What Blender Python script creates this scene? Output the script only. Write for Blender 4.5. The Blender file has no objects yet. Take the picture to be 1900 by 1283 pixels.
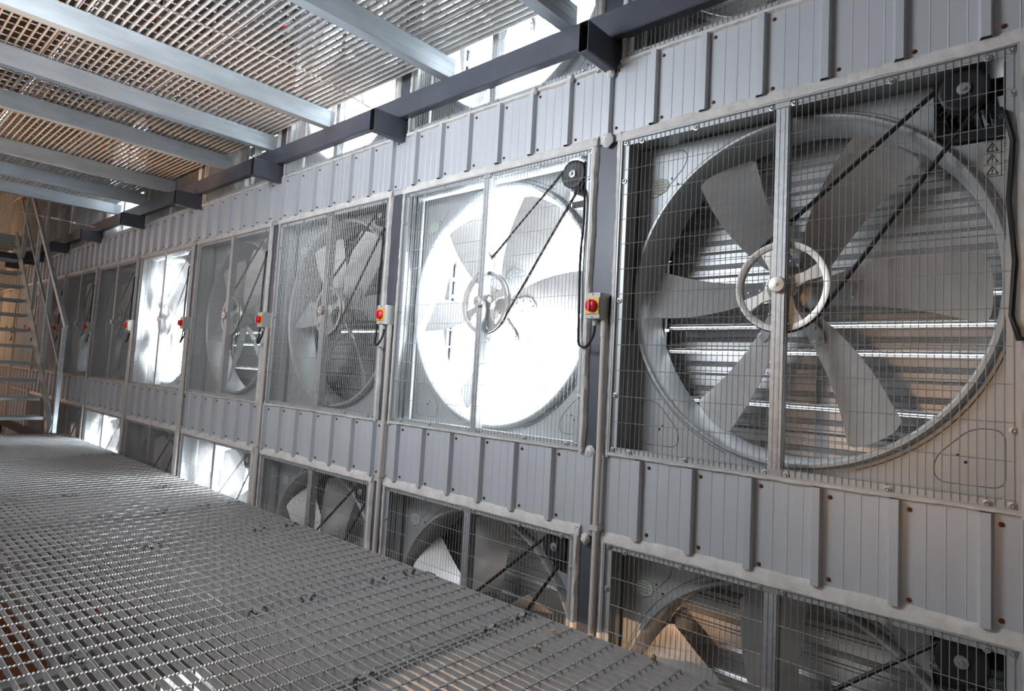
import bpy, math, random
from math import sin, cos, pi, radians, sqrt
from mathutils import Vector, Matrix
random.seed(7)
sc = bpy.context.scene
COL = sc.collection

# ------------------------------------------------------------ camera
cd = bpy.data.cameras.new('camera')
cam = bpy.data.objects.new('camera', cd); COL.objects.link(cam)
cam.location = (1.47676, -2.28598, 0.30746)
cam.rotation_euler = (1.642161, -0.0546655, 0.7211457)
cd.sensor_width = 36.0; cd.lens = 36.0 * 1150.564 / 1900
cd.shift_x = (950 - 964.267) / 1900; cd.shift_y = (617.033 - 641.5) / 1900
cd.clip_start = 0.02; cd.clip_end = 200
sc.camera = cam
# ------------------------------------------------------------ world, lights, exposure
w = bpy.data.worlds.new('world'); sc.world = w; w.use_nodes = True
bg = w.node_tree.nodes['Background']
bg.inputs[0].default_value = (0.86, 0.93, 1.0, 1); bg.inputs[1].default_value = 30.0
sc.view_settings.view_transform = 'Standard'; sc.view_settings.look = 'None'
sc.view_settings.gamma = 1.0; sc.view_settings.use_curve_mapping = False
sc.view_settings.exposure = 0.1

def lamp(name, kind, loc, target, energy, color, size=1.0, size_y=None, spot=None):
    l = bpy.data.lights.new(name, kind); l.energy = energy; l.color = color
    if kind == 'AREA':
        l.shape = 'RECTANGLE'; l.size = size; l.size_y = size_y or size
    else:
        l.shadow_soft_size = size
    if spot: l.spot_size = radians(spot); l.spot_blend = 0.6
    o = bpy.data.objects.new(name, l); COL.objects.link(o); o.location = loc
    d = Vector(target) - Vector(loc); o.rotation_euler = d.to_track_quat('-Z', 'Y').to_euler()
    return o
lamp('bounce_fill_lamp', 'AREA', (-1.3, -2.4, 1.6), (-1.1, 0, 1.75), 60, (0.87, 0.93, 1.0), 1.4, 0.9)  # unseen lamp added for daylight bouncing from the open fans
lamp('fill_lamp', 'AREA', (-3.4, -4.4, 1.0), (-1.6, 0, 0.9), 34, (0.93, 0.96, 1.0), 4.0, 2.4)
lamp('far_fill_lamp', 'AREA', (-10.5, -3.6, 1.3), (-6.5, 0, 1.0), 24, (0.92, 0.91, 1.0), 3.0, 2.0)  # added fill, out of view, for the far stretch of wall
lamp('deck_fill_lamp', 'AREA', (0.2, -4.3, 4.2), (-3, 0, 2.6), 42, (1.0, 0.90, 0.80), 4.0, 1.0)  # unseen fill added to brighten the space above the overhead deck
lamp('lower_fill_lamp', 'AREA', (0.0, -4.3, -2.2), (-2, 0, -2.0), 34, (1.0, 0.93, 0.86), 5.0, 1.2)  # fill added below the walkway, no fitting there
lamp('warm_lamp', 'SPOT', (0.2, -4.6, 0.45), (1.22, 0.2, 0.36), 95, (1.0, 0.62, 0.36), 0.25, spot=17)
lamp('warm_side_lamp', 'SPOT', (6.0, -4.4, 0.9), (1.0, 0, 0.4), 34, (1.0, 0.70, 0.48), 0.3, spot=50)
lamp('warm_deck_lamp', 'SPOT', (-2.6, -4.8, 0.55), (-2.5, -1.7, 2.12), 800, (1.0, 0.54, 0.26), 0.12, spot=25)
lamp('warm_deck_lamp', 'SPOT', (-4.9, -4.8, 0.55), (-4.6, -1.5, 2.12), 800, (1.0, 0.54, 0.26), 0.12, spot=25)
lamp('warm_floor_lamp', 'SPOT', (0.7, -4.7, -1.7), (0.05, -0.5, -0.75), 620, (1.0, 0.6, 0.34), 0.06, spot=13)
lamp('warm_far_lamp', 'AREA', (-13.5, -4.2, 1.6), (-13.0, 0, 1.2), 95, (1.0, 0.60, 0.34), 3.0, 3.0)

# ------------------------------------------------------------ materials
def mat(name, col, metal=0.0, rough=0.5, noise=0.0, nscale=8.0, kind='noise', bump=0.0, bscale=30.0, col2=None, stretch=None, spec=None):
    m = bpy.data.materials.new(name); m.use_nodes = True
    nt = m.node_tree; b = nt.nodes['Principled BSDF']
    b.inputs['Base Color'].default_value = (*col, 1); b.inputs['Metallic'].default_value = metal
    b.inputs['Roughness'].default_value = rough
    if spec is not None: b.inputs['Specular IOR Level'].default_value = spec
    tc = nt.nodes.new('ShaderNodeTexCoord'); mp = nt.nodes.new('ShaderNodeMapping')
    nt.links.new(tc.outputs['Object'], mp.inputs[0])
    if stretch: mp.inputs['Scale'].default_value = stretch
    if noise > 0 or col2:
        if kind == 'voronoi':
            n = nt.nodes.new('ShaderNodeTexVoronoi'); n.inputs['Scale'].default_value = nscale
            sep = nt.nodes.new('ShaderNodeSeparateColor'); nt.links.new(n.outputs['Color'], sep.inputs[0]); out = sep.outputs[0]
        else:
            n = nt.nodes.new('ShaderNodeTexNoise'); n.inputs['Scale'].default_value = nscale; n.inputs['Detail'].default_value = 5
            out = n.outputs[0]
        nt.links.new(mp.outputs[0], n.inputs['Vector'])
        r = nt.nodes.new('ShaderNodeValToRGB')
        c2 = col2 or tuple(min(1, c * (1 + noise)) for c in col); c1 = tuple(c * (1 - noise) for c in col) if not col2 else col
        r.color_ramp.elements[0].color = (*c1, 1); r.color_ramp.elements[1].color = (*c2, 1)
        if kind != 'voronoi':
            r.color_ramp.elements[0].position = 0.3; r.color_ramp.elements[1].position = 0.7
        nt.links.new(out, r.inputs[0]); nt.links.new(r.outputs[0], b.inputs['Base Color'])
    if bump > 0:
        n2 = nt.nodes.new('ShaderNodeTexNoise'); n2.inputs['Scale'].default_value = bscale; n2.inputs['Detail'].default_value = 4
        nt.links.new(mp.outputs[0], n2.inputs['Vector'])
        bp = nt.nodes.new('ShaderNodeBump'); bp.inputs['Strength'].default_value = bump; bp.inputs['Distance'].default_value = 0.01
        nt.links.new(n2.outputs[0], bp.inputs['Height']); nt.links.new(bp.outputs[0], b.inputs['Normal'])
    return m
M = {}
M['galv'] = mat('galvanised_steel', (0.46, 0.475, 0.485), 0.55, 0.42, 0.10, 60, 'voronoi')
M['casing'] = mat('casing_steel', (0.47, 0.49, 0.50), 0.35, 0.42, 0.05, 5, bump=0.03, bscale=3)
M['joist'] = mat('joist_steel', (0.52, 0.58, 0.62), 0.35, 0.45, 0.14, 14, bump=0.06, bscale=40, stretch=(1, 0.25, 1))
M['grating'] = mat('grating_steel', (0.51, 0.51, 0.51), 0.3, 0.5, 0.10, 25)
M['rod'] = mat('twisted_rod_steel', (0.72, 0.73, 0.74), 0.8, 0.28)
M['blade'] = mat('blade_steel', (0.56, 0.55, 0.54), 0.35, 0.40, 0.06, 6, stretch=(8, 1, 1))
M['alu'] = mat('cast_aluminium', (0.52, 0.50, 0.48), 0.6, 0.36, 0.05, 20)
M['wire'] = mat('guard_wire', (0.50, 0.50, 0.49), 0.5, 0.42)
M['louvre'] = mat('louvre_steel', (0.48, 0.485, 0.49), 0.6, 0.36, 0.05, 4, stretch=(1, 1, 10))
M['sheet'] = mat('painted_sheet', (0.54, 0.56, 0.59), 0.2, 0.42, 0.045, 3.0, bump=0.03, bscale=6, stretch=(2.5, 1, 0.5))
M['foam'] = mat('foam_sealant', (0.68, 0.65, 0.62), 0.0, 0.85, 0.12, 18, bump=0.5, bscale=40)
M['dark'] = mat('dark_paint', (0.082, 0.088, 0.110), 0.1, 0.42, 0.18, 4, bump=0.04, bscale=20)
M['darkin'] = mat('tube_inside', (0.025, 0.02, 0.018), 0.0, 0.9)
M['shaded'] = mat('shaded_steel', (0.22, 0.215, 0.205), 0.2, 0.65, 0.2, 9)  # darker joist steel: shading from the grating bars put into the colour
M['clip'] = mat('clip_steel', (0.27, 0.27, 0.26), 0.3, 0.6)
M['black'] = mat('black_rubber', (0.012, 0.012, 0.013), 0.0, 0.5)
M['motor'] = mat('motor_black', (0.018, 0.019, 0.022), 0.2, 0.45)
M['pvc'] = mat('cream_pvc', (0.60, 0.55, 0.50), 0.0, 0.45, 0.05, 4)
M['box'] = mat('grey_plastic', (0.50, 0.51, 0.50), 0.0, 0.4)
M['yellow'] = mat('yellow_plastic', (0.85, 0.42, 0.02), 0.0, 0.4)
M['red'] = mat('red_plastic', (0.75, 0.015, 0.04), 0.0, 0.28)
M['rust'] = mat('rusty_screw', (0.16, 0.045, 0.02), 0.5, 0.5, 0.3, 40)
M['washer'] = mat('bright_washer', (0.45, 0.45, 0.45), 0.7, 0.38)
M['ink'] = mat('label_ink', (0.015, 0.015, 0.015), 0, 0.7)
M['sticker'] = mat('sticker_paper', (0.60, 0.62, 0.56), 0, 0.5)
M['green'] = mat('sticker_border', (0.12, 0.34, 0.12), 0, 0.5)
M['warnlab'] = mat('warning_label', (0.52, 0.50, 0.46), 0, 0.5)
M['ground'] = mat('brown_ground', (0.20, 0.075, 0.035), 0, 0.9, 0.3, 2)
M['back'] = mat('brown_wall', (0.16, 0.105, 0.07), 0, 0.8, 0.2, 2)
M['crumb'] = mat('dried_foam', (0.55, 0.40, 0.28), 0, 0.9, 0.15, 60)

# ------------------------------------------------------------ mesh builder
class MB:
    def __init__(s): s.v = []; s.f = []; s.mi = []; s.m = 0
    def add(s, vs, fs):
        o = len(s.v); s.v += [tuple(v) for v in vs]
        for f in fs: s.f.append(tuple(i + o for i in f)); s.mi.append(s.m)
        return s
    def box(s, x0, x1, y0, y1, z0, z1):
        return s.add([(x0, y0, z0), (x1, y0, z0), (x1, y1, z0), (x0, y1, z0), (x0, y0, z1), (x1, y0, z1), (x1, y1, z1), (x0, y1, z1)],
                     [(0, 3, 2, 1), (4, 5, 6, 7), (0, 1, 5, 4), (1, 2, 6, 5), (2, 3, 7, 6), (3, 0, 4, 7)])
    def prism(s, prof, a, b, axis):
        # prof: list of 2D points (CCW), extruded along axis from a to b
        n = len(prof); vs = []
        for t in (a, b):
            for p, q in prof:
                vs.append({'x': (t, p, q), 'y': (p, t, q), 'z': (p, q, t)}[axis])
        fs = [tuple(range(n))[::-1], tuple(range(n, 2 * n))]
        for i in range(n): j = (i + 1) % n; fs.append((i, j, j + n, i + n))
        return s.add(vs, fs)
    def tube(s, pts, r, n=6, closed=False, caps=True):
        pts = [Vector(p) for p in pts]; N = len(pts); vs = []; up = None
        for i, p in enumerate(pts):
            if closed: t = pts[(i + 1) % N] - pts[i - 1]
            else: t = pts[min(i + 1, N - 1)] - pts[max(i - 1, 0)]
            t.normalize()
            if up is None: up = Vector((0, 0, 1)) if abs(t.z) < 0.9 else Vector((1, 0, 0))
            a = t.cross(up)
            if a.length < 1e-6: a = t.orthogonal()
            a.normalize(); b = t.cross(a); up = -b if False else up
            rr = r[i] if isinstance(r, (list, tuple)) else r
            for k in range(n):
                th = 2 * pi * k / n; vs.append(p + a * (rr * cos(th)) + b * (rr * sin(th)))
        fs = []
        for i in range(N if closed else N - 1):
            j = (i + 1) % N
            for k in range(n):
                l = (k + 1) % n; fs.append((i * n + k, i * n + l, j * n + l, j * n + k))
        if caps and not closed: fs += [tuple(range(n)), tuple(range((N - 1) * n, N * n))[::-1]]
        return s.add(vs, fs)
    def lathe(s, cx, cz, prof, n=24, closed=False):
        # revolve (r, y) profile around the y axis through (cx, cz)
        vs = []; m = len(prof)
        for k in range(n):
            th = 2 * pi * k / n
            for r, y in prof: vs.append((cx + r * cos(th), y, cz + r * sin(th)))
        fs = []
        for k in range(n):
            l = (k + 1) % n
            for i in range(m if closed else m - 1):
                j = (i + 1) % m; fs.append((k * m + i, k * m + j, l * m + j, l * m + i))
        return s.add(vs, fs)
    def disc(s, cx, cz, r, y0, y1, n=20, rim=0.0):
        return s.lathe(cx, cz, [(0.0001, y0), (r - rim, y0), (r, y0 + rim), (r, y1), (0.0001, y1)], n)
    def obj(s, name, m, parent=None, smooth=False, loc=None):
        me = bpy.data.meshes.new(name); me.from_pydata(s.v, [], s.f)
        ms = m if isinstance(m, list) else [m]
        for q in ms: me.materials.append(M[q])
        if len(ms) > 1: me.polygons.foreach_set('material_index', s.mi)
        if smooth:
            me.polygons.foreach_set('use_smooth', [True] * len(me.polygons)); me.update()
            try: me.set_sharp_from_angle(angle=radians(38))
            except Exception: pass
        me.update()
        import bmesh
        bm = bmesh.new(); bm.from_mesh(me); bmesh.ops.recalc_face_normals(bm, faces=bm.faces); bm.to_mesh(me); bm.free()
        o = bpy.data.objects.new(name, me); COL.objects.link(o)
        if parent: o.parent = parent
        if loc: o.location = loc
        return o
def empty(name, loc=(0, 0, 0)):
    o = bpy.data.objects.new(name, None); COL.objects.link(o); o.location = loc; o.empty_display_size = 0.1
    return o
def tag(o, label=None, cat=None, group=None, kind=None):
    if label: o['label'] = label
    if cat: o['category'] = cat
    if group: o['group'] = group
    if kind: o['kind'] = kind
    return o
def copy_tree(o, parent=None):
    c = o.copy(); COL.objects.link(c)
    if parent: c.parent = parent
    for ch in o.children: copy_tree(ch, c)
    return c
ORD = ['first', 'second', 'third', 'fourth', 'fifth', 'sixth', 'seventh', 'eighth', 'ninth', 'tenth', 'eleventh', 'twelfth']
P = 1.52945; V = 1.74938; S = 1.38
ROWS = {-2: range(1, 7), -1: range(0, 8), 0: range(0, 10), 1: range(0, 10), 2: range(3, 10)}
OPEN = {(-2, 3), (-1, 3), (-1, 5), (0, 1), (0, 4), (1, 1), (1, 2), (1, 5)}

# ------------------------------------------------------------ large structure
XL, XR = -21.0, 6.2
BY = -5.0
wall = empty('wall_right'); tag(wall, kind='structure', label='light grey ribbed sheet wall holding the rows of exhaust fans', cat='wall')
# ribbed bands between the rows
def ribbed(z0, z1, x0, x1, y=0.0):
    prof = []; n0 = math.ceil((x0 - 0.16) / 0.229)
    xs = [(x0, 0.0)]
    k = n0
    while 0.16 + 0.229 * k < x1 - 0.04:
        c = 0.16 + 0.229 * k
        if c - 0.03 > x0:
            # shallow stiffening lines, then the tall rib
            for q in (0.075, 0.125, 0.175):
                g = c - 0.229 + q
                if g - 0.004 > xs[-1][0]: xs += [(g - 0.0025, 0), (g, -0.0013), (g + 0.0025, 0)]
            xs += [(c - 0.028, 0), (c - 0.018, -0.026), (c + 0.006, -0.026), (c + 0.011, 0)]
        k += 1
    xs.append((x1, 0.0))
    m = MB(); vs = []
    for z in (z0, z1): vs += [(x, y + d, z) for x, d in xs]
    n = len(xs); m.add(vs, [(i, i + 1, i + 1 + n, i + n) for i in range(n - 1)])
    m.box(x0, x1, y + 0.003, y + 0.02, z0 - 0.03, z1 + 0.008)
    return m
bands = [(-4.2, -2 * V), (-V - (V - S), -V), (-(V - S), 0), (S, V), (V + S, 2 * V), (2 * V + S, 5.45)]
for i, (a, b) in enumerate(bands):
    o = ribbed(a + (0.036 if i in (1, 2, 3, 4) else 0), b - 0.010, -15.36, 1.60).obj('sheet_cladding', 'sheet', wall)
# cells without a fan, and the wall beyond the fans
for r in ROWS:
    for k in range(0, 10):
        if k not in ROWS[r]:
            ribbed(r * V - 0.01, r * V + S + 0.01, -k * P - 0.16, -k * P + S + 0.01, 0.004).obj('sheet_cladding', 'sheet', wall)
ribbed(-4.2, 5.45, 1.575, XR, 0.002).obj('sheet_cladding', 'sheet', wall)
ribbed(-4.2, 5.45, XL, -13.9, 0.012).obj('sheet_cladding', 'sheet', wall)
sm = MB()
for zb, zt in bands[1:5]:
    for k in range(-66, 7):
        x = 0.16 + 0.229 * k + 0.032 + random.uniform(-.004, .004)
        if x < -15.2 or x > 1.5: continue
        for z in (zb + 0.062, zt - 0.036):
            if zb > -0.5 or True:
                sm.lathe(x, z + random.uniform(-.004, .004), [(0.0001, -0.0075), (0.0042, -0.0065), (0.0052, -0.002), (0.0078, -0.002), (0.0078, 0.002)], 7)
sm.obj('rusty_screw', 'rust', wall)['kind'] = 'stuff'

def plate(name, x0, x1, y0, y1, z0, z1, m, label):
    o = MB().box(x0, x1, y0, y1, z0, z1).obj(name, m); tag(o, kind='structure', label=label); return o
plate('wall_left', XL - .1, XR + .1, BY - 0.12, BY, -4.3, 5.6, 'back', 'brown wall opposite the fans')
plate('wall_far', XL - 0.12, XL, BY, 0.02, -4.3, 5.6, 'back', 'far end wall')
plate('wall_near', XR, XR + 0.12, BY, 0.02, -4.3, 5.6, 'back', 'near end wall')
plate('floor', XL, XR, BY, 0.0, -4.3, -3.62, 'ground', 'brown ground below the walkways')
plate('ceiling', XL, XR, BY, 0.0, 5.45, 5.6, 'back', 'dark roof above the top deck')

# dark columns between the fans
for k in range(0, 11):
    m = MB().box(-0.1495, 0.0, 0.006, 0.15, -4.2, 5.45)
    # scraps of paint and foam stay on the face of the column
    o = m.obj('steel_column', 'dark', loc=(-k * P, 0, 0))
    tag(o, 'dark grey steel column between fans, %s counting away from the camera' % ORD[k], 'column', 'steel columns between the fans')
o = MB().box(-0.1495, 0.0, 0.006, 0.15, -4.2, 5.45).obj('steel_column', 'dark', loc=(P, 0, 0))
tag(o, 'dark grey steel column at the camera end, beside the black cable', 'column', 'steel columns between the fans')

# ------------------------------------------------------------ the fan
def fan_proto():
    root = empty('exhaust_fan')
    # casing: square box with front flange
    c = MB(); t = 0.0025
    c.box(0, t, 0.0, 0.42, 0, S); c.box(S - t, S, 0.0, 0.42, 0, S)
    c.box(t, S - t, 0.0, 0.42, 0, t); c.box(t, S - t, 0.0, 0.42, S - t, S)
    for a, b, z0, z1 in ((0, S, 0, 0.030), (0, S, S - 0.030, S), (0, 0.036, 0.03, S - 0.03), (S - 0.036, S, 0.03, S - 0.03)):
        c.box(a, b, -0.0015, 0.0, z0, z1)
    # raised outer bead of the flange
    for a, b, z0, z1 in ((0, S, 0, 0.008), (0, S, S - 0.008, S), (0, 0.008, 0.008, S - 0.008), (S - 0.008, S, 0.008, S - 0.008)):
        c.box(a, b, -0.013, -0.0015, z0, z1)
    # vertical folds on the inside of the side walls
    c.box(t, 0.009, 0.05, 0.056, t, S - t); c.box(t, 0.014, 0.085, 0.12, t, S - t); c.box(S - 0.014, S - t, 0.085, 0.12, t, S - t)
    c.obj('casing', 'casing', root)
    # orifice panel with the round mouth
    cx = cz = S / 2
    m = MB(); N = 96; vs = []; fs = []
    lo, hi = 0.014, S - 0.014
    for k in range(N):
        th = 2 * pi * k / N; ct, st = cos(th), sin(th); R = 1e9
        if abs(ct) > 1e-6: R = min(R, ((hi - cx) if ct > 0 else (lo - cx)) / ct)
        if abs(st) > 1e-6: R = min(R, ((hi - cz) if st > 0 else (lo - cz)) / st)
        if ct > 0 and st > 0:
            if 0.455 / st < R and 33 < math.degrees(th) <= 45: R = 0.455 / st
            elif 0.455 / ct < R and 45 < math.degrees(th) < 57: R = 0.455 / ct
        R = max(R, 0.662)
        vs += [(cx + 0.652 * ct, 0.14, cz + 0.652 * st), (cx + R * ct, 0.14, cz + R * st)]
    # force exact corners
    for k in range(N):
        deg = 360 * k / N
        if deg in (135, 225, 315):
            vs[2 * k + 1] = (lo if deg in (135, 225) else hi, 0.14, hi if deg == 135 else lo)
    for k in range(N):
        l = (k + 1) % N; fs.append((2 * k, 2 * k + 1, 2 * l + 1, 2 * l))
    m.add(vs, fs)
    # rolled lip and throat
    lip = [(0.665, 0.142), (0.668, 0.124), (0.666, 0.108), (0.658, 0.098), (0.648, 0.098), (0.641, 0.107), (0.638, 0.125), (0.637, 0.17), (0.637, 0.31)]
    m.lathe(cx, cz, lip, 128)
    m.lathe(cx, cz, [(0.6385, 0.31), (0.640, 0.17), (0.642, 0.141)], 128)
    m.box(0.014, 0.02, 0.14, 0.155, 0.014, S - 0.014)
    o = m.obj('orifice_panel', 'casing', root, smooth=True)
    # pressed lines and rounded pads; dark grey stands in for their shading
    e = MB()
    def curve(pts, r=0.0018): MB().tube([(x, 0.1395, z) for x, z in pts], r, 4).obj('pressed_line', 'clip', root)
    def rounded(poly, rad=0.035):
        out = []; n = len(poly)
        for i in range(n):
            p0 = Vector(poly[i - 1]); p = Vector(poly[i]); p1 = Vector(poly[(i + 1) % n])
            a = p + (p0 - p).normalized() * rad; b = p + (p1 - p).normalized() * rad
            for q in range(6):
                u = q / 5; out.append(tuple(a * (1 - u) ** 2 + p * 2 * u * (1 - u) + b * u * u))
        return out + [out[0]]
    curve(rounded([(0.05, 1.335), (0.245, 1.335), (0.245, 1.27), (0.12, 1.14), (0.05, 1.14)], 0.04))
    curve(rounded([(0.06, 0.045), (0.25, 0.045), (0.25, 0.115), (0.14, 0.235), (0.06, 0.235)], 0.04))
    curve(rounded([(1.335, 0.045), (1.15, 0.045), (1.15, 0.12), (1.25, 0.225), (1.335, 0.225)], 0.04))
    for a0, a1 in ((112, 164), (196, 250), (290, 347), (14, 31), (58.5, 76)):
        curve([(cx + 0.684 * cos(radians(a0 + (a1 - a0) * i / 20)), cz + 0.684 * sin(radians(a0 + (a1 - a0) * i / 20))) for i in range(21)])
    h = MB()
    for x, z in ((0.175, 1.215), (0.205, 1.185), (1.235, 0.115), (0.16, 0.115), (0.175, 0.13), (1.215, 0.135)): MB().disc(x, z, 0.005, 0.1385, 0.141, 8).obj('drain_hole', 'ink', root)
    # oval sticker with green edge
    st = MB()
    def ell(rx, rz, y, cx=0.118, cz=1.187, n=28): return [(cx + rx * cos(2 * pi * k / n), y, cz + rz * sin(2 * pi * k / n)) for k in range(n)]
    st.m = 0; st.add(ell(0.046, 0.036, 0.1388), [tuple(range(28))]); st.m = 1; st.add(ell(0.0425, 0.0325, 0.1380), [tuple(range(28))])
    st.m = 2
    for rr, (n, wd) in enumerate(((4, .045), (6, .06), (6, .064), (5, .05))):
        for q in range(n):
            x = 0.118 - wd / 2 + wd * (q + .5) / n; z = 1.207 - rr * 0.0125
            st.add([(x - .0025, .1374, z - .002), (x + .0025, .1374, z - .002), (x + .0025, .1374, z + .002), (x - .0025, .1374, z + .002)], [(0, 1, 2, 3)])
    st.obj('oval_sticker', ['green', 'sticker', 'ink'], root)
    # warning label: three rows, triangle with ! and a pictogram
    wl = MB(); y = 0.1388
    def quad(x0, x1, z0, z1, yy): wl.add([(x0, yy, z0), (x1, yy, z0), (x1, yy, z1), (x0, yy, z1)], [(0, 1, 2, 3)])
    def seg(p, q, wd=0.0018, yy=0.1378):
        d = Vector((q[0] - p[0], 0, q[1] - p[1])); n = Vector((-d.z, 0, d.x)).normalized() * wd / 2
        a = Vector((p[0], yy, p[1])); b = Vector((q[0], yy, q[1])); wl.add([a - n, b - n, b + n, a + n], [(0, 1, 2, 3)])
    wl.m = 0; quad(1.278, 1.366, 1.024, 1.142, y)
    wl.m = 1
    for z in (1.140, 1.1015, 1.0635, 1.026): seg((1.279, z), (1.365, z))
    seg((1.325, 1.026), (1.325, 1.14))
    for i, zc in enumerate((1.121, 1.0825, 1.045)):
        seg((1.287, zc - .013), (1.317, zc - .013), .003); seg((1.287, zc - .013), (1.302, zc + .014), .003); seg((1.317, zc - .013), (1.302, zc + .014), .003)
        seg((1.302, zc + .005), (1.302, zc - .004), .003); seg((1.302, zc - .0065), (1.302, zc - .0095), .003)
        if i != 1:
            for q in range(3):
                a = radians(60 * q + 20); seg((1.344 - .014 * cos(a), zc - .012 * sin(a)), (1.344 + .014 * cos(a), zc + .012 * sin(a)), .003)
            seg((1.334, zc + .013), (1.354, zc + .013), .002); seg((1.334, zc - .013), (1.354, zc - .013), .002)
        else:
            seg((1.332, zc - .013), (1.345, zc - .004), .005); seg((1.345, zc - .004), (1.356, zc + .004), .004); seg((1.340, zc + .008), (1.352, zc + .012), .004); seg((1.350, zc - .012), (1.358, zc - .004), .003)
    wl.obj('warning_label', ['warnlab', 'ink'], root)
    # wire guard, two halves
    for x0, x1, zo in ((0.018, 0.664, 0.0), (0.700, 1.362, 0.006)):
        g = MB(); n = round((x1 - x0) / 0.0212)
        for i in range(n + 1):
            x = x0 + (x1 - x0) * i / n; j = random.uniform(-.0012, .0012)
            g.tube([(x + j, -0.0045, 0.010), (x + random.uniform(-.0012, .0012), -0.0045, S / 2), (x - j, -0.0045, S - 0.010)], 0.0013, 4, caps=False)
        for i in range(13):
            z = 0.026 + zo + i * (S - 0.055) / 12
            g.tube([(x0 - 0.003, -0.0022, z), (x1 + 0.003, -0.0022, z)], 0.0013, 4, caps=False)
        g.obj('wire_guard', 'wire', root)
    # screws on the guard
    for x, z in ((0.022, S - .018), (0.102, S - .025), (0.352, S - .025), (0.655, S - .02), (0.735, S - .02), (1.045, S - .025), (1.30, S - .025), (1.358, S - .018),
                 (0.018, 0.018), (0.102, 0.015), (0.352, 0.015), (0.665, .014), (0.735, .014), (1.047, .015), (1.30, .015), (1.358, .018), (0.02, 1.19), (0.02, 0.66), (0.02, .25), (1.362, 1.23), (1.362, .23)):
        q = MB(); q.lathe(x, z, [(0.0001, -0.011), (0.004, -0.012), (0.0065, -0.009), (0.0065, -0.0075), (0.0115, -0.0068), (0.0115, -0.003)], 12)
        q.obj('washer_screw', 'washer', root)
    # centre strut
    q = MB(); q.box(0.671, 0.715, -0.004, 0.0, 0.004, S - 0.004); q.box(0.671, 0.674, 0.0, 0.045, 0.004, S - .004); q.box(0.712, 0.715, 0.0, 0.045, 0.004, S - .004)
    q.box(0.682, 0.686, -0.006, -0.004, 0.03, S - .03); q.box(0.700, 0.704, -0.006, -0.004, 0.03, S - .03); q.box(0.674, 0.712, 0.043, 0.047, 0.004, S - .004)
    st_ = q.obj('centre_strut', 'galv', root)
    for z in (0.004, S - 0.028):
        MB().box(0.668, 0.722, -0.0085, -0.0062, z, z + 0.022).obj('strut_clip', 'washer', st_)
    # bearing cap
    MB().lathe(0.693, 0.690, [(0.0001, -0.034), (0.005, -0.034), (0.005, -0.028), (0.027, -0.026), (0.029, -0.022), (0.029, -0.006)], 24).obj('bearing_cap', 'alu', root, smooth=True)
    # drive wheel
    cz2 = cx2 = 0.690
    q = MB(); q.lathe(cx2, cz2, [(0.146, 0.034), (0.160, 0.031), (0.168, 0.031), (0.168, 0.036), (0.160, 0.046), (0.168, 0.056), (0.168, 0.061), (0.146, 0.058)], 64, closed=True)
    for d in (22, 112, 208, 292):
        a = radians(d); ax = Vector((cos(a), 0, sin(a))); tx = Vector((-sin(a), 0, cos(a))); vs = []
        for r_, wd in ((0.02, 0.028), (0.09, 0.017), (0.150, 0.026)):
            for yy in (0.038, 0.052):
                for sg in (-1, 1): vs.append(Vector((cx2, yy, cz2)) + ax * r_ + tx * (sg * wd))
        q.add(vs, [(0, 1, 5, 4), (2, 3, 7, 6), (4, 5, 9, 8), (6, 7, 11, 10), (0, 2, 6, 4), (1, 3, 7, 5), (4, 6, 10, 8), (5, 7, 11, 9), (8, 9, 11, 10), (0, 1, 3, 2)])
    q.lathe(cx2, cz2, [(0.0001, 0.022), (0.03, 0.022), (0.052, 0.034), (0.052, 0.062), (0.0001, 0.066)], 32)
    q.obj('drive_wheel', 'alu', root, smooth=True)
    # hub
    q = MB(); q.lathe(cx2, cz2, [(0.0001, 0.062), (0.035, 0.062), (0.035, 0.095), (0.085, 0.105), (0.092, 0.125), (0.092, 0.185), (0.06, 0.20), (0.03, 0.25), (0.0001, 0.25)], 36)
    for d in range(6):
        a = radians(60 * d + 15); q.lathe(cx2 + 0.07 * cos(a), cz2 + 0.07 * sin(a), [(0.0001, 0.096), (0.007, 0.096), (0.007, 0.106)], 6)
    q.obj('hub', 'alu', root, smooth=True)
    # blades
    def blade_pt(u, s, off=0.0):
        t = (u - 0.085) / (0.612 - 0.085)
        wd = 0.085 + 0.165 * min(1, max(0, t) ** 0.5)
        p = radians(50 - 23 * t)
        cam_ = -0.030 * (1 - (2 * s) ** 2) * (0.4 + t)
        sw = 0.03 * sin(pi * max(t, 0)) - 0.012
        a = s * wd
        return Vector((u, 0.180 - a * sin(p) - cam_ * cos(p) * 0.6 + off * cos(p), sw + a * cos(p) + cam_ * sin(p) + off * sin(p)))
    blades = []
    q = MB(); nu, ns = 18, 10; vs = []
    for side in (0, 1):
        for i in range(nu + 1):
            for j in range(ns + 1):
                u = 0.09 + (0.612 - 0.09) * i / nu; s = -0.5 + j / ns
                if i == nu: u -= 0.02 * (abs(s) * 2) ** 6 + 0.022 * (s + .5) * 0
                if i == nu: u = sqrt(max(u * u - (blade_pt(u, s).z) ** 2, 0)) if True else u
                pnt = blade_pt(u, s, 0.0025 * side); vs.append(pnt)
    W_ = ns + 1; H_ = (nu + 1) * W_; fs = []
    for i in range(nu):
        for j in range(ns):
            a = i * W_ + j; fs += [(a, a + 1, a + W_ + 1, a + W_), (a + H_, a + W_ + H_, a + W_ + 1 + H_, a + 1 + H_)]
    for i in range(nu):
        for j in (0, ns): a = i * W_ + j; fs.append((a, a + W_, a + W_ + H_, a + H_))
    for j in range(ns):
        for i in (0, nu): a = i * W_ + j; fs.append((a, a + 1, a + 1 + H_, a + H_))
    q.add(vs, fs)
    b0 = q.obj('fan_blade', 'blade', root, smooth=True)
    br = MB(); vs = []
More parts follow.
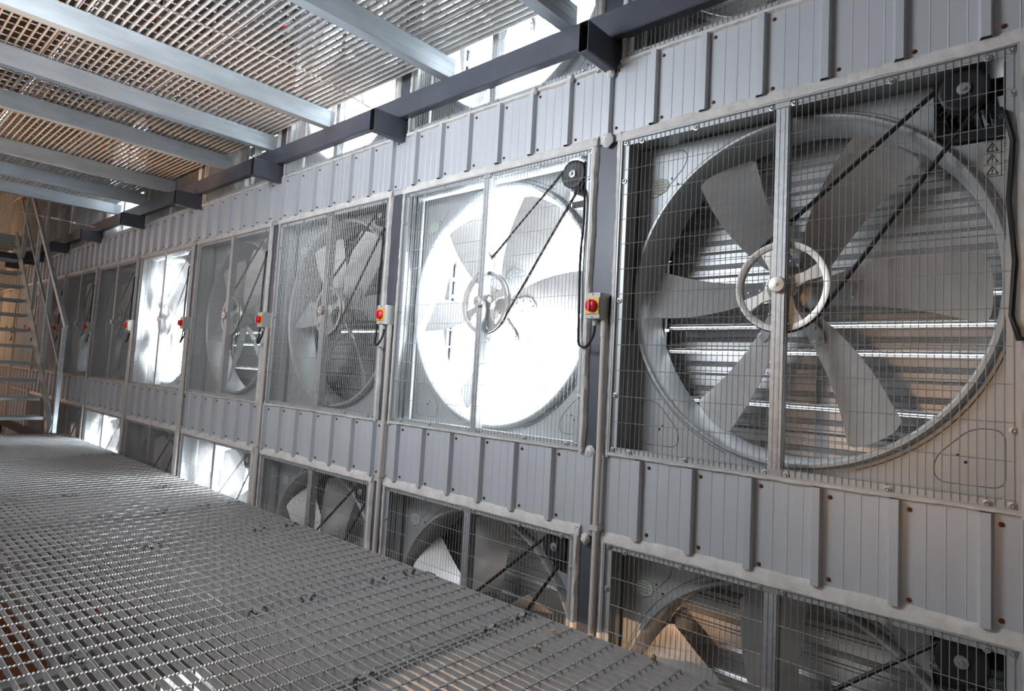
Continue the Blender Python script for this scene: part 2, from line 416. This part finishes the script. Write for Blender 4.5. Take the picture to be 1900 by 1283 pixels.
    for off in (-0.010, -0.003):
        for u, s0, s1 in ((0.055, -.30, .30), (0.10, -.42, .42), (0.19, -.30, .30), (0.222, -.17, .17)):
            vs += [blade_pt(max(u, .09), s0, off) + Vector((min(u - .09, 0), 0, 0)), blade_pt(max(u, .09), s1, off) + Vector((min(u - .09, 0), 0, 0))]
    fs = []
    for i in range(3): a = 2 * i; fs += [(a, a + 1, a + 3, a + 2), (a + 8, a + 10, a + 11, a + 9), (a, a + 2, a + 10, a + 8), (a + 1, a + 9, a + 11, a + 3)]
    fs += [(0, 8, 9, 1), (6, 7, 15, 14)]
    br.add(vs, fs)
    for u, s in ((0.12, -.22), (0.12, .22), (0.205, 0.1), (0.205, -0.1), (0.165, .2)):
        c_ = blade_pt(u, s, -0.012); br.lathe(c_.x, c_.z, [(0.0001, c_.y - 0.004), (0.005, c_.y - 0.003), (0.005, c_.y + 0.003)], 8)
    b1 = br.obj('blade_bracket', 'galv', b0)
    blades.append(b0)
    for k in range(5): blades.append(copy_tree(b0, root))
    # motor with fins, bracket, pulley and belt
    mx, mz = 1.238, 1.288
    q = MB(); prof = [(0.0001, 0.078), (0.04, 0.078), (0.062, 0.088)]
    q.lathe(mx, mz, prof + [(0.066, 0.10), (0.066, 0.25), (0.05, 0.27), (0.0001, 0.27)], 28)
    for k in range(24):
        a = 2 * pi * k / 24; ax = Vector((cos(a), 0, sin(a))); tx = Vector((-sin(a), 0, cos(a))) * 0.0022; c0 = Vector((mx, 0, mz))
        vs = [c0 + ax * r_ + tx * sg + Vector((0, yy, 0)) for r_ in (0.062, 0.082) for sg in (-1, 1) for yy in (0.095, 0.24)]
        q.add(vs, [(0, 1, 3, 2), (4, 6, 7, 5), (0, 4, 5, 1), (2, 3, 7, 6), (0, 2, 6, 4), (1, 5, 7, 3)])
    mo = q.obj('motor', 'motor', root)
    q = MB(); q.box(1.15, 1.36, 0.15, 0.16, 1.16, 1.195); q.box(1.335, 1.345, 0.06, 0.25, 1.15, 1.36); q.box(1.30, 1.34, 0.10, 0.2, 1.27, 1.33)
    q.obj('motor_mount', 'motor', root)
    q = MB(); q.lathe(mx, mz, [(0.0001, 0.030), (0.05, 0.030), (0.062, 0.028), (0.068, 0.031), (0.056, 0.046), (0.068, 0.061), (0.06, 0.066), (0.0001, 0.066)], 32)
    pu = q.obj('motor_pulley', 'motor', root, smooth=True)
    MB().lathe(mx, mz, [(0.0001, 0.014), (0.007, 0.014), (0.008, 0.022), (0.019, 0.023), (0.019, 0.029), (0.0001, 0.029)], 18).obj('pulley_bolt', 'washer', pu)
    d = Vector((mx - cx2, mz - cz2)); L = d.length; base = math.atan2(d.y, d.x); R1, R2 = 0.166, 0.064
    al = math.acos((R1 - R2) / L); pts = []
    for i in range(25):
        a = base + al + (2 * pi - 2 * al) * i / 24; pts.append((cx2 + R1 * cos(a), 0.046, cz2 + R1 * sin(a)))
    for i in range(13):
        a = base - al + 2 * al * i / 12; pts.append((mx + R2 * cos(a), 0.046, mz + R2 * sin(a)))
    q = MB(); q.tube(pts, 0.0078, 6, closed=True); q.obj('drive_belt', 'black', root)
    return root, blades
def shutter(root, opened, seed=0):
    rnd = random.Random(seed)
    q = MB()
    y0, y1 = 0.355, 0.415
    q.box(0.004, 0.05, y0, y1, 0.004, S - .004); q.box(S - 0.05, S - .004, y0, y1, 0.004, S - .004); q.box(0.05, S - .05, y0, y1, 0.004, 0.03); q.box(0.05, S - .05, y0, y1, S - .03, S - .004)
    fr = q.obj('shutter_frame', 'louvre', root)
    n = 12; h = (S - 0.06) / n; X0, X1 = (0.057, S - 0.057)
    for i in range(n):
        zt = S - 0.03 - i * h
        m = MB()
        if not opened:
            gap = rnd.choice([0.0, 0.0, 0.0, 0.0122, 0.0, 0.0]) if seed else 0
            # rib profile down the blade
            prof = [(0.0, 0.0)]
            rib = [(.08, 0), (.10, -.006), (.16, -.006), (.18, 0), (.42, 0), (.45, -.003), (.48, 0), (.53, -.003), (.56, 0), (.61, -.003), (.64, 0), (.80, 0), (.83, -.007), (.90, -.007), (.93, 0), (1.0, 0.005), (1.11, 0.005)]
            prof += rib
            tilt = -0.010
            vs = []
            for x in (X0, X1):
                for t, d_ in prof: vs.append((x, 0.385 + d_ + tilt * (t - .5) * 2 * 0.5, zt - min(t * h, 1.11 * h - gap)))
            k = len(prof); m.add(vs, [(a, a + 1, a + 1 + k, a + k) for a in range(k - 1)])
        else:
            a = radians(80); vs = []
            for x in (X0, X1):
                for t, d_ in ((0, 0), (.25, -.004), (.5, 0), (.75, -.004), (1, 0)): vs.append((x, 0.385 + t * h * sin(a) * .9 - .05, zt - t * h * cos(a) - d_))
            m.add(vs, [(b, b + 1, b + 6, b + 5) for b in range(4)])
        m.obj('louvre', 'louvre', fr)
    # linkage bars at both ends of the louvres
    for xx in (0.052, S - 0.066):
        q = MB(); z = 0.04
        while z < S - 0.1:
            q.box(xx, xx + 0.011, 0.377, 0.392, z, z + 0.095 + rnd.uniform(0, .008)); z += 0.105 + (0.006 if rnd.random() < .5 else 0)
        q.obj('linkage_bar', 'motor', fr)
    return fr

def foam_ring(seed):
    rnd = random.Random(seed); m = MB()
    def edge(n, base, amp):
        v = []; a = rnd.uniform(0, 6)
        ph = [rnd.uniform(0, 6) for _ in range(4)]
        for i in range(n + 1):
            t = i / n; v.append(base + amp * (0.5 * sin(9 * t + ph[0]) + 0.35 * sin(23 * t + ph[1]) + 0.3 * sin(51 * t + ph[2])) + rnd.uniform(-amp, amp) * .45)
        return v
    n = 60
    # top (wide), sides (narrow), bottom (thin); cross-section: outer skirt, crest, inner lip
    def strip(outer, inner, f):
        vs = []
        for i in range(n + 1):
            t = i / n; o_, i_ = outer[i], inner[i]; hgt = 0.012 + 0.004 * rnd.random()
            for d_, y in ((o_, 0.004), (o_ - .003, -0.004), (o_ * .55 + i_ * .45, -hgt), (i_, -0.0155), (i_ - 0.001, 0.0)):
                vs.append(f(t, d_, y))
        fs = []
        for i in range(n):
            for k in range(4): a = i * 5 + k; fs.append((a, a + 1, a + 6, a + 5))
        m.add(vs, fs)
    strip(edge(n, 0.044, 0.0045), edge(n, -0.003, 0.003), lambda t, d, y: (-0.024 + (S + .046) * t, y, S + d))
    strip(edge(n, 0.014, 0.004), edge(n, -0.002, 0.001), lambda t, d, y: (-0.022 + (S + .042) * t, y, -d))
    strip(edge(n, 0.024, 0.004), edge(n, -0.001, 0.001), lambda t, d, y: (-d, y, -0.015 + (S + .05) * t))
    strip(edge(n, 0.022, 0.004), edge(n, -0.001, 0.001), lambda t, d, y: (S + d, y, -0.015 + (S + .05) * t))
    return m

proto, blades = fan_proto()
foams = [foam_ring(s).obj('foam_sealant', 'foam', smooth=True) for s in range(4)]
for f in foams: COL.objects.unlink(f)
def set_angle(root, ang):
    bl = [c for c in root.children if c.name.startswith('fan_blade')]
    for i, b in enumerate(bl):
        b.location = (0.69, 0, 0.69); b.rotation_euler = (0, -radians(ang + 60 * i), 0)
ANG = {(0, 0): -1.0, (0, 1): 4.0, (0, 2): 0.0, (0, 3): 6, (-1, 0): 35, (-1, 1): 29, (-1, 2): 18}
rowname = {-2: 'row below the walkway', -1: 'row cut by the walkway', 0: 'middle row', 1: 'row behind the dark beam', 2: 'topmost row'}
first = True; made = []
for r in ROWS:
    for k in ROWS[r]:
        made.append((r, k))
for r, k in made:
    if first: f = proto; first = False
    else: f = None
    if f is None: f = copy_tree(proto)
    made[made.index((r, k))] = (r, k, f)
    if f is proto: pass
# prototypes must stay clean until every copy exists, so shutters and foam go on afterwards
closedS = {}
def add_shutter(f, opened, seed):
    key = (opened, seed)
    if key not in closedS: closedS[key] = shutter(f, opened, seed)
    else: copy_tree(closedS[key], f)
for r, k, f in made:
    f.location = (-k * P, 0, r * V)
    op = (r, k) in OPEN
    add_shutter(f, op, 0 if op else 1 + (r * 3 + k) % 3)
    fo = foams[(k + r) % 4].copy(); COL.objects.link(fo); fo.parent = f
    set_angle(f, ANG.get((r, k), (k * 37 + r * 23) % 60))
    state = 'open louvres showing white daylight' if op else 'grey louvres shut'
    n = k
    tag(f, 'exhaust fan, %s, %s along the %s' % (state, ORD[n], rowname[r]), 'fan', 'exhaust fans on the wall')

# ------------------------------------------------------------ decks
twist = {}
def grating_panel(L, W, name, lo=0.0):
    nb = round(W / 0.0411); root = empty(name)
    m = MB()
    for i in range(nb + 1):
        y = W * i / nb
        y = min(max(y, 0.0025), W - 0.0025); m.box(0, L, y - 0.0015, y + 0.0015, -0.030, 0.0)
    m.obj('bearing_bar', 'grating', root)['kind'] = 'stuff'
    m = MB(); m.box(0, 0.003, 0, W, -0.030, 0); m.box(L - .003, L, 0, W, -0.030, 0); m.obj('end_band', 'grating', root)
    m = MB(); nr = int((L - 0.03) / 0.0985); x = (L - nr * 0.0985) / 2
    vs = []; fs = []
    for q in range(nr + 1):
        xx = x + q * 0.0985; n = int(W / 0.004); base = len(vs); ph = q * 0.7
        for i in range(n + 1):
            y = W * i / n; th = y / 0.0125 * pi / 2 + ph
            for c in range(4):
                a = th + c * pi / 2; vs.append((xx + 0.0042 * cos(a), y, -0.0022 + 0.0042 * sin(a)))
            if i < n:
                for c in range(4):
                    e_ = (c + 1) % 4; b_ = base + i * 4; fs.append((b_ + c, b_ + e_, b_ + 4 + e_, b_ + 4 + c))
    m.add(vs, fs); m.obj('twisted_rod', 'rod', root)['kind'] = 'stuff'
    return root
G = 0.004
def deck(z, xsegs, yedges, place, what):
    cache = {}
    for j in range(len(yedges) - 1):
        y1, y0 = yedges[j], yedges[j + 1]
        for i in range(len(xsegs) - 1):
            x1, x0 = xsegs[i], xsegs[i + 1]; L = x1 - x0 - G; W = y1 - y0 - G; key = (round(L, 3), round(W, 3))
            if key not in cache: g = cache[key] = grating_panel(L, W, 'walkway_grating')
            else: g = copy_tree(cache[key])
            g.location = (x0 + G / 2, y0 + G / 2, z)
            tag(g, 'galvanised %s grating, %s strip out from the fans, %s along' % (what, ORD[j], ORD[i]), 'grating', 'steel grating panels')
yfl = [-0.088, -0.339, -0.956, -1.573, -2.190, -2.807, -3.424]
deck(-0.73, [2.60, -0.31, -3.125, -6.0, -8.12], yfl, '', 'walkway floor')
yup = [-0.066, -0.308, -0.925, -1.542, -2.159, -2.776, -3.393]
deck(2.13, [2.45, -0.36, -3.28, -6.25, -7.16], yup, '', 'overhead deck')

def channel(x0, x1, y0, y1, z0, z1, lipm='joist'):
    # C channel lying along y, web on the +x side
    t = 0.004; m = MB()
    m.box(x1 - t, x1, y0, y1, z0, z1); m.box(x0, x1 - t, y0, y1, z0, z0 + t); m.box(x0, x1 - t, y0, y1, z1 - t, z1)
    m.box(x0, x0 + t, y0, y1, z0 + t, z0 + .018); m.box(x0, x0 + t, y0, y1, z1 - .018, z1 - t)
    # shallow pressed groove in the web
    m.box(x1, x1 + .0012, y0, y1, z0 + .035, z0 + .040); m.box(x1, x1 + .0012, y0, y1, z1 - .030, z1 - .026)
    return m
UJ = [0.55, -0.346, -1.21, -2.46, -3.28, -4.10, -5.39, -6.25, -7.09]
for i, x in enumerate(UJ):
    o = channel(x, x + 0.066, -3.42, -0.012, 1.980, 2.0995).obj('deck_joist', 'joist')
    tag(o, 'galvanised channel joist under the overhead deck, %s from the camera' % ORD[i], 'joist', 'overhead deck joists')
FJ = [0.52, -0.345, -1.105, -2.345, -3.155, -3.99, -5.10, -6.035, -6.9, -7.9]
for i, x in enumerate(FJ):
    o = channel(x, x + 0.066, -3.45, -0.012, -0.880, -0.7605).obj('floor_joist', 'shaded')
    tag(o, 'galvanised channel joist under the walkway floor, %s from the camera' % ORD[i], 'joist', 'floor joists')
# dark beams along the wall and the stub brackets that carry them
def rect_tube(x0, x1, y0, y1, z0, z1, name):
    m = MB(); r = 0.006
    prof = [(x0 + r, z0), (x1 - r, z0), (x1 - r * .3, z0 + r * .3), (x1, z0 + r), (x1, z1 - r), (x1 - r * .3, z1 - r * .3), (x1 - r, z1), (x0 + r, z1), (x0 + r * .3, z1 - r * .3), (x0, z1 - r), (x0, z0 + r), (x0 + r * .3, z0 + r * .3)]
    inn = [(x0 + .004 + (p[0] - x0) * (x1 - x0 - .008) / (x1 - x0), z0 + .004 + (p[1] - z0) * (z1 - z0 - .008) / (z1 - z0)) for p in prof]
    n = len(prof); vs = [(p, y0, q) for p, q in prof] + [(p, y1, q) for p, q in prof] + [(p, y0, q) for p, q in inn] + [(p, y1, q) for p, q in inn]
    m.m = 0; m.add(vs, [(i, (i + 1) % n, (i + 1) % n + n, i + n) for i in range(n)] + [(i, (i + 1) % n, (i + 1) % n + 2 * n, i + 2 * n) for i in range(n)] + [(i + n, (i + 1) % n + n, (i + 1) % n + 3 * n, i + 3 * n) for i in range(n)])
    m.m = 1; m.add([vs[i + 2 * n] for i in range(n)] + [vs[i + 3 * n] for i in range(n)], [(i, (i + 1) % n, (i + 1) % n + n, i + n) for i in range(n)])
    return m.obj(name, ['dark', 'darkin'])
for dz, nm in ((0, 'upper'), (-2.86, 'lower')):
    m = MB(); b = 0.005
    prof = [(-0.058 + b, 1.848 + dz), (-0.006 - b, 1.848 + dz), (-0.006, 1.848 + b + dz), (-0.006, 1.98 - b + dz), (-0.006 - b, 1.98 + dz), (-0.058 + b, 1.98 + dz), (-0.058, 1.98 - b + dz), (-0.058, 1.848 + b + dz)]
    o = m.prism(prof, -13.6, 3.2, 'x').obj('support_beam', 'dark')
    tag(o, 'long dark grey rectangular steel beam running along the fan wall ' + ('overhead' if dz == 0 else 'under the walkway floor'), 'beam')
    for k in range(0, 9):
        o = rect_tube(-0.097 - k * P, -0.045 - k * P, -0.232, 0.006, 1.710 + dz, 1.8475 + dz, 'beam_bracket')
        tag(o, 'open-ended dark stub bracket under the %s beam, %s from the camera' % (nm, ORD[k]), 'bracket', 'stub brackets under the dark beams')

# grating clips
def clip():
    r = empty('grating_clip'); m = MB(); wd = 0.012
    prof = [(-0.046, -0.012), (-0.040, 0.004), (-0.026, 0.006), (-0.012, -0.014), (0.012, -0.014), (0.026, 0.006), (0.040, 0.004), (0.046, -0.012)]
    vs = []
    for x in (-wd, wd):
        for y, z in prof: vs.append((x, y, z))
        for y, z in prof: vs.append((x, y, z + 0.0025))
    n = 8; fs = []
    for i in range(n - 1): fs += [(i, i + 1, i + 17, i + 16), (i + 8, i + 24, i + 25, i + 9), (i, i + 8, i + 9, i + 1), (i + 16, i + 17, i + 25, i + 24)]
    m.add(vs, fs); m.obj('saddle', 'clip', r)
    m = MB(); m.tube([(0, 0, -0.03), (0, 0, -0.009)], 0.003, 8); m.obj('bolt', 'clip', r)
    return r
CL = [(-0.315, -0.165), (-0.315, -0.36), (-0.315, -0.972), (-1.085, -0.165), (-1.085, -0.74), (-1.085, -0.36), (-1.085, -0.968), (-1.085, -1.59), (-2.31, -0.155), (-2.31, -0.365), (-2.314, -0.968), (-2.31, -1.59),
      (-3.125, -0.158), (-3.125, -0.37), (-3.12, -0.65), (-3.14, -0.972), (-3.96, -0.367), (-3.96, -0.975), (-6.0, -0.17), (-6.01, -0.37)]
cp = clip()
jn = {-0.315: 'first', -1.085: 'second', -2.31: 'third', -2.314: 'third', -3.125: 'fourth', -3.12: 'fourth', -3.14: 'fourth', -3.96: 'fifth', -6.0: 'last', -6.01: 'last'}
for i, (x, y) in enumerate(CL):
    c = cp if i == 0 else copy_tree(cp)
    c.location = (x, y, -0.727); c.rotation_euler = (0, 0, random.uniform(-.15, .15))
    dist = 'beside the fan wall' if y > -.2 else 'at the first seam from the wall' if y > -.5 else 'between the first two seams' if y > -.8 else 'at the second seam from the wall' if y > -1.1 else 'at the third seam from the wall'
    tag(c, 'bent clip, %s joist line, %s' % (jn[x], dist), 'clip', 'grating clips')

# crumbs of dried foam lying on the grating
for i, (x, y, s, t) in enumerate([(-0.10, -0.20, .011, 'close to the conduit by the first column'), (-0.06, -0.36, .009, 'beside the seam by the largest low fan'), (-0.37, -0.72, .008, 'alone in the middle of a panel'),
                               (0.30, -0.10, .013, 'at the very edge of the floor'), (-0.86, -0.62, .007, 'standing upright on the second panel'), (-1.0, -0.34, .006, 'small one beside the first seam')]):
    m = MB(); rnd = random.Random(i)
    m.lathe(0, 0, [(0.0001, -s), (s * .7, -s * .6), (s, 0), (s * .8, s * .5), (0.0001, s * .9)], 9)
    m.v = [(a + rnd.uniform(-s, s) * .25, b + rnd.uniform(-s, s) * .25, c + rnd.uniform(-s, s) * .2) for a, b, c in m.v]
    o = m.obj('foam_crumb', 'crumb', smooth=True, loc=(x, y, -0.73 + s * .9)); tag(o, 'tan foam crumb on the grating, ' + t, 'crumb', 'foam crumbs')

# ------------------------------------------------------------ switches and conduits
def switch():
    r = empty('isolator_switch')
    m = MB(); m.box(-0.108, -0.030, -0.068, -0.004, 0.575, 0.690); m.box(-0.1065, -0.0315, -0.074, -0.068, 0.577, 0.688)
    h = m.obj('housing', 'box', r)
    q = MB()
    for z in (0.583, 0.682): q.disc(-0.069, z, 0.003, -0.0755, -0.0739, 8)
    q.obj('cover_screw', 'ink', h)
    MB().box(-0.104, -0.034, -0.079, -0.0742, 0.596, 0.668).obj('face_plate', 'yellow', r)
    m = MB(); m.lathe(-0.069, 0.632, [(0.0001, -0.100), (0.020, -0.100), (0.0255, -0.096), (0.027, -0.088), (0.0275, -0.079)], 24)
    m.box(-0.0735, -0.0645, -0.107, -0.099, 0.609, 0.655)
    m.obj('knob', 'red', r, smooth=True)
    MB().tube([(-0.075, -0.04, 0.576), (-0.075, -0.04, 0.548)], 0.011, 12).obj('cable_gland', 'box', r)
    pts = []
    ctrl = [(-0.075, -0.04, 0.55), (-0.078, -0.045, 0.505), (-0.105, -0.055, 0.455), (-0.155, -0.04, 0.462), (-0.178, -0.02, 0.52), (-0.183, -0.018, 0.65), (-0.190, -0.017, 0.85), (-0.180, -0.017, 1.05), (-0.186, -0.012, 1.17), (-0.20, 0.03, 1.20)]
    for i in range(len(ctrl) - 1):
        p0 = Vector(ctrl[max(i - 1, 0)]); p1 = Vector(ctrl[i]); p2 = Vector(ctrl[i + 1]); p3 = Vector(ctrl[min(i + 2, len(ctrl) - 1)])
        for q_ in range(5):
            t = q_ / 5; pts.append(0.5 * ((2 * p1) + (p2 - p0) * t + (2 * p0 - 5 * p1 + 4 * p2 - p3) * t * t + (3 * p1 - p0 - 3 * p2 + p3) * t ** 3))
    pts.append(Vector(ctrl[-1]))
    m = MB(); m.tube(pts, 0.0065, 7); m.obj('power_cable', 'black', r, smooth=True)
    return r
# vertical offset of the switch above the bottom of its row
SWZ = {-2: -2.365, -1: -1.40, 0: 0.632, 1: 2.955, 2: 4.139}
sp = switch(); first = True
for r in (-2, -1, 0, 1, 2):
    for k in range(0, 9):
        if (k + 1) not in ROWS[r]: continue
        s_ = sp if first else copy_tree(sp); first = False
        s_.location = (-k * P, 0, SWZ[r] - 0.632)
        tag(s_, 'red knob switch, yellow plate, %s column from the camera, %s' % (ORD[k], rowname[r]), 'switch', 'isolator switches')
# the nearest fan's own switch is out of frame; its cable runs up the right edge
m = MB(); ctrl = [(1.40, -0.02, 0.50), (1.375, -0.03, 0.49), (1.358, -0.022, 0.56), (1.366, -0.018, 0.72), (1.352, -0.018, 0.90), (1.362, -0.018, 1.08), (1.345, -0.012, 1.17), (1.33, 0.03, 1.20)]
o = m.tube(ctrl, 0.0075, 8).obj('power_cable', 'black', smooth=True)
tag(o, 'thick black power cable up the edge of the largest fan', 'cable')
for k in range(0, 10):
    c = empty('conduit', (-k * P, 0, 0)); top = 0.575
    m = MB(); m.tube([(-0.032, -0.030, -4.15), (-0.032, -0.030, -1.5), (-0.030, -0.030, 0.0), (-0.034, -0.030, top)], 0.0135, 12); m.tube([(-0.034, -0.03, 0.50), (-0.034, -0.03, 0.575)], 0.0155, 12)
    m.obj('pipe', 'pvc', c, smooth=True)
    for z in (-0.325, -2.0, ):
        m = MB(); m.box(-0.052, -0.012, -0.046, -0.002, z, z + 0.02); m.obj('pipe_clip', 'pvc', c)
    tag(c, 'cream plastic conduit running down the %s column from the camera' % ORD[k], 'conduit', 'cream conduits on the columns')

# foam lumps at column tops and rib ends
for i, (x, z, s, t) in enumerate([(-0.070, 1.392, .030, 'drooping from the sheet at the top of the first column'), (-0.085, -0.004, .026, 'at the foot of the first column beside the conduit'),
                               (-0.09, -0.375, .022, 'above the gap beside the first conduit'), (-0.07, 1.700, .022, 'under the first stub bracket'), (-0.294, 1.742, .018, 'on top of the rib just past the first bracket'), (-0.52, 1.742, .017, 'on top of the second rib past the first bracket')]):
    m = MB(); rnd = random.Random(40 + i)
    m.lathe(0, 0, [(0.0001, -.016), (s * .6, -.013), (s, 0.0), (s * .9, .008)], 14)
    m.v = [(a * 1.0 + rnd.uniform(-1, 1) * s * .1, b - .006, c * 1.15 + rnd.uniform(-1, 1) * s * .1) for a, b, c in m.v]
    o = m.obj('foam_lump', 'foam', smooth=True, loc=(x, -0.012, z)); tag(o, 'beige foam lump ' + t, 'foam lump', 'foam lumps on the wall')

# ------------------------------------------------------------ stairs up to the deck
st = empty('staircase', (-8.0, -0.33, -0.73)); tag(st, 'galvanised open-tread staircase with handrail climbing from the walkway', 'staircase')
rise, run = 0.2195, 0.254; W = 0.9
def S_(x, y, z): return (x + 8.0, y + 0.33, z + 0.73)
for i in range(1, 13):
    x = -8.08 - run * (i - 1); z = -0.73 + rise * i
    m = MB(); a = S_(x, 0, z)
    m.box(a[0] - 0.22, a[0], -W, -0.012, a[2] - 0.004, a[2]); m.box(a[0] - 0.004, a[0], -W, -0.012, a[2] - 0.04, a[2]); m.box(a[0] - .22, a[0] - .216, -W, -0.012, a[2] - 0.04, a[2])
    for q_ in range(22): yy = -W + 0.03 + q_ * 0.04; m.box(a[0] - .21, a[0] - .01, yy, yy + .004, a[2], a[2] + .004)
    m.obj('tread', 'joist', st)
def sbar(p, q, hw, th, name, m='joist'):
    p = Vector(S_(*p)); q = Vector(S_(*q)); d = (q - p).normalized(); up = Vector((0, 1, 0)).cross(d).normalized()
    if up.z < 0: up = -up
    vs = []
    for c in (p, q):
        for sx, sz in ((-1, -1), (1, -1), (1, 1), (-1, 1)): vs.append(c + Vector((0, 1, 0)) * sx * th + up * sz * hw)
    o = MB().add(vs, [(0, 1, 2, 3), (7, 6, 5, 4), (0, 4, 5, 1), (1, 5, 6, 2), (2, 6, 7, 3), (3, 7, 4, 0)]).obj(name, m, st); return o
for y in (-0.33, -1.24):
    sbar((-7.70, y, -0.61), (-11.1, y, 2.11), 0.085, 0.006, 'stringer')
    sbar((-7.49, y - .0, 0.60), (-10.95, y, 3.22), 0.030, 0.020, 'handrail')
    sbar((-7.60, y - .0, 0.11), (-10.95, y, 2.68), 0.016, 0.012, 'mid_rail')
    for x, z in ((-7.56, -0.66), (-8.52, .12), (-9.42, .88), (-10.44, 1.70)):
        m = MB(); a = S_(x, y, z); m.box(a[0] - .025, a[0] + .025, a[1] - .02, a[1] + .02, a[2], a[2] + 1.20 if x < -8 else 1.32); m.obj('rail_post', 'joist', st)
# landing behind the stairs and its cross beam
ld = empty('landing', (-11.2, 0, 2.0)); tag(ld, 'steel grating landing with galvanised edge channel behind the top of the staircase', 'landing')
MB().box(-0.06, 0.0, -2.6, -0.12, -0.02, 0.13).obj('edge_channel', 'joist', ld); MB().box(-2.2, -0.06, -2.6, -0.12, 0.09, 0.13).obj('deck_plate', 'grating', ld)
o = MB().box(-11.32, -11.24, -2.6, 0.0, 1.70, 1.845).obj('cross_beam', 'dark'); tag(o, 'dark steel cross beam under the landing behind the staircase', 'beam')

# ------------------------------------------------------------ wires
def wire(pts, name, label, knots):
    r = empty(name, pts[0]); P0 = Vector(pts[0]); m = MB(); m.tube([Vector(p) - P0 for p in pts], 0.0035, 6); m.obj('wire', 'rod', r)
    for kx in knots:
        q = MB(); c = Vector(kx) - P0; q.tube([c + Vector((0.012 * cos(a * .9), 0.004 * a - .04, 0.009 * sin(a * .9))) for a in range(0, 20)], 0.0028, 5); q.obj('wire_knot', 'rod', r)
    tag(r, label, 'wire')
wire([(-1.90, -0.05, 1.99), (-1.905, -0.30, 2.03), (-1.91, -0.55, 2.045), (-1.90, -0.9, 2.05), (-1.90, -1.8, 2.055)], 'tie_wire', 'thin galvanised tie wire stretched below the overhead deck to the dark beam', [(-1.905, -0.44, 2.04), (-1.905, -0.54, 2.045)])
wire([(-7.75, -0.055, 1.90), (-7.75, -0.5, 1.915), (-7.75, -1.5, 1.92)], 'tie_wire', 'bright tie wire with white knots stretched above the staircase', [(-7.75, -.30, 1.905), (-7.75, -.5, 1.915)])

# free the hidden foam prototypes
for f in foams:
    if f.users == 0: bpy.data.objects.remove(f)
